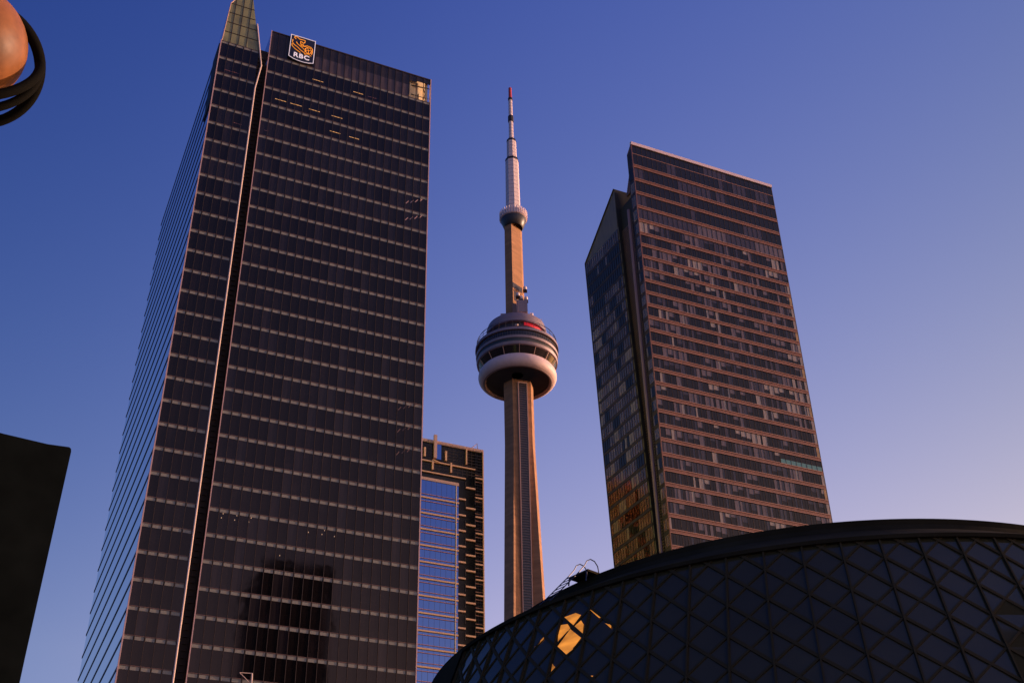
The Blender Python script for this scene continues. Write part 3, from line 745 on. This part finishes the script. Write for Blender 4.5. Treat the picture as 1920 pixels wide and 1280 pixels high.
AMBER = [[(-156.75, 27.63), (-154.91, 27.66), (-154.03, 27.39), (-154.89, 26.82)], [(-156.79, 27.15), (-155.77, 27.06), (-155.21, 26.69), (-156.64, 25.96), (-156.84, 26.5)],
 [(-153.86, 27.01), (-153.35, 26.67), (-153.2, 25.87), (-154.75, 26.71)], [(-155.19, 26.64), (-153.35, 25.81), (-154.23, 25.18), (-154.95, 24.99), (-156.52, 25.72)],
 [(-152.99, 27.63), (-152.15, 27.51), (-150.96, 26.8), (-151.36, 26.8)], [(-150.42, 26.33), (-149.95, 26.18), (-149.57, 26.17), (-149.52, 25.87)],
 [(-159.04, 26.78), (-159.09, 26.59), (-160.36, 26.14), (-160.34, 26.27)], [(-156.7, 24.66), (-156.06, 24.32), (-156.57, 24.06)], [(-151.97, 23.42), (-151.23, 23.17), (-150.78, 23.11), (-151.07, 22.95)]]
HALL, HH, patch = hall()
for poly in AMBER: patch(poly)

# roof ladder
def ladder():
    a = rad(-163.0); C = Vector((56.85, 70.75, 0)); er = Vector((cos(a), sin(a), 0)); et = Vector((-sin(a), cos(a), 0))
    t = thing('roof_ladder', 'small hooped metal ladder over the edge of the concert hall roof', 'ladder', tuple(C + er * 24.3 + Vector((0, 0, 32))))
    def Q(r, s, z): p = C + er * r + et * s; return (p.x, p.y, z)
    for s in (0, .95):
        path = [Q(28.2, s - .1, 29.0), Q(26.4, s, 30.8), Q(25.0, s, 32.2), Q(24.5, s, 32.75), Q(24.3, s + .02, 33.1), Q(24.0, s + .05, 33.28), Q(23.7, s + .1, 33.2), Q(23.5, s + .15, 32.9), Q(23.4, s + .2, 32.0)]
        MB().tube(path, .035, 6).build('rail', 'rail_blue', t)
    for i in range(9):
        f = i / 9; r = 28.0 - f * 3.1; z = 29.2 + f * 3.1
        MB().tube([Q(r, 0, z), Q(r, .95, z)], .025, 6).build('rung', 'rail_blue', t)
    MB().obox(Q(24.9, -.1, 32.05), tuple(et * 1.7), tuple(-er * 1.2), (0, 0, .14)).build('platform', 'hall_roof', t)
    MB().tube([Q(25.0, -.05, 31.6), Q(24.9, -.05, 32.1)], .05, 6).tube([Q(25.0, 1.5, 31.4), Q(24.9, 1.5, 32.1)], .05, 6).build('bracket', 'rail_blue', t)
ladder()

# ------------------------------------------------------------------ foreground sign board and globe lamp
t = thing('sign_board', 'plain black sign board with a rounded corner standing at the left edge', 'sign board', (-.5, 5, 0))
def rpoly(x0, x1, z0, z1, r):
    pts = [(x0, z0), (x1, z0)]
    for k in range(7): a = pi / 2 * k / 6; pts.append((x1 - r + r * sin(pi / 2 - a) , z1 - r + r * cos(pi / 2 - a)))
    pts.append((x0, z1 - .0)); return pts
XC = .203; ZC = 4.231
pts = [(-1.35, 2.1), (XC - .02, 2.1), (XC - .012, 3.3), (XC, ZC - .02), (XC - .003, ZC - .006), (XC - .012, ZC), (XC - .1, ZC - .004), (-.08, ZC + .008), (-.5, ZC + .05), (-1.35, ZC + .16)]
n = len(pts); m = MB(); m.add([(x, 5.0, z) for x, z in pts] + [(x, 5.16, z) for x, z in pts], [tuple(range(n)), tuple(reversed(range(n, 2 * n)))] + [(i, i + n, (i + 1) % n + n, (i + 1) % n) for i in range(n)])
m.build('board', 'sign_black', t)
MB().box(-.7, -.6, 5.17, 5.27, 0, 4.2).build('post', 'post_grey', t)

def lamp():
    d = Rm @ Vector((-45 - 960, -(100 - 640), -2291)); d.normalize(); c = Vector((0, 0, 1.6)) + d * 6.0
    k = 5.37 / 2291
    right = (Rm @ Vector((1, 0, 0))); right = (right - d * right.dot(d)).normalized(); upv = right.cross(d).normalized()
    if upv.z < 0: upv = -upv
    t = thing('globe_lamp', 'street lamp with an amber glass globe held in thick black rings at the top left', 'street lamp', (c.x, c.y, 0))
    gc = c + right * (-17 * k) + upv * (20 * k); R = 110 * k; n1 = 40; rings = []
    m = MB(); m.lathe((gc.x, gc.y), [(R * sin(pi * i / 24) + 1e-4, gc.z - R * cos(pi * i / 24)) for i in range(25)], 48)
    m.build('globe', 'globe_orange', t, smooth=True)
    oc = c + right * (-1 * k) + upv * (-18 * k); RO = 112 * k
    def band(pts, r, nm):
        MB().tube(pts, r, 10, closed=(pts[0] - pts[-1]).length < .03).build(nm, 'lamp_black', t, smooth=True)
    # band in the plane across the view, and two lower arms curling beneath the globe
    n_ = 64
    MB().tube([oc + right * RO * cos(2 * pi * i / n_) + upv * RO * sin(2 * pi * i / n_) for i in range(n_)], 10.5 * k, 10, closed=True).build('ring', 'lamp_black', t, smooth=True)
    for tilt, r_ in ((59, 9.5), (43, 8.5)):
        a = rad(tilt); dn = (-upv * cos(a) - d * sin(a))
        MB().tube([oc + right * RO * cos(pi * i / 32) + dn * RO * sin(pi * i / 32) for i in range(33)], r_ * k, 10).build('arm', 'lamp_black', t, smooth=True)
    p = oc + right * (-125 * k)
    MB().tube([(p.x, p.y, 0), (p.x, p.y, oc.z)], .06, 12).build('post', 'lamp_black', t, smooth=True)
lamp()

# ------------------------------------------------------------------ the tower across the street whose reflection darkens the office front
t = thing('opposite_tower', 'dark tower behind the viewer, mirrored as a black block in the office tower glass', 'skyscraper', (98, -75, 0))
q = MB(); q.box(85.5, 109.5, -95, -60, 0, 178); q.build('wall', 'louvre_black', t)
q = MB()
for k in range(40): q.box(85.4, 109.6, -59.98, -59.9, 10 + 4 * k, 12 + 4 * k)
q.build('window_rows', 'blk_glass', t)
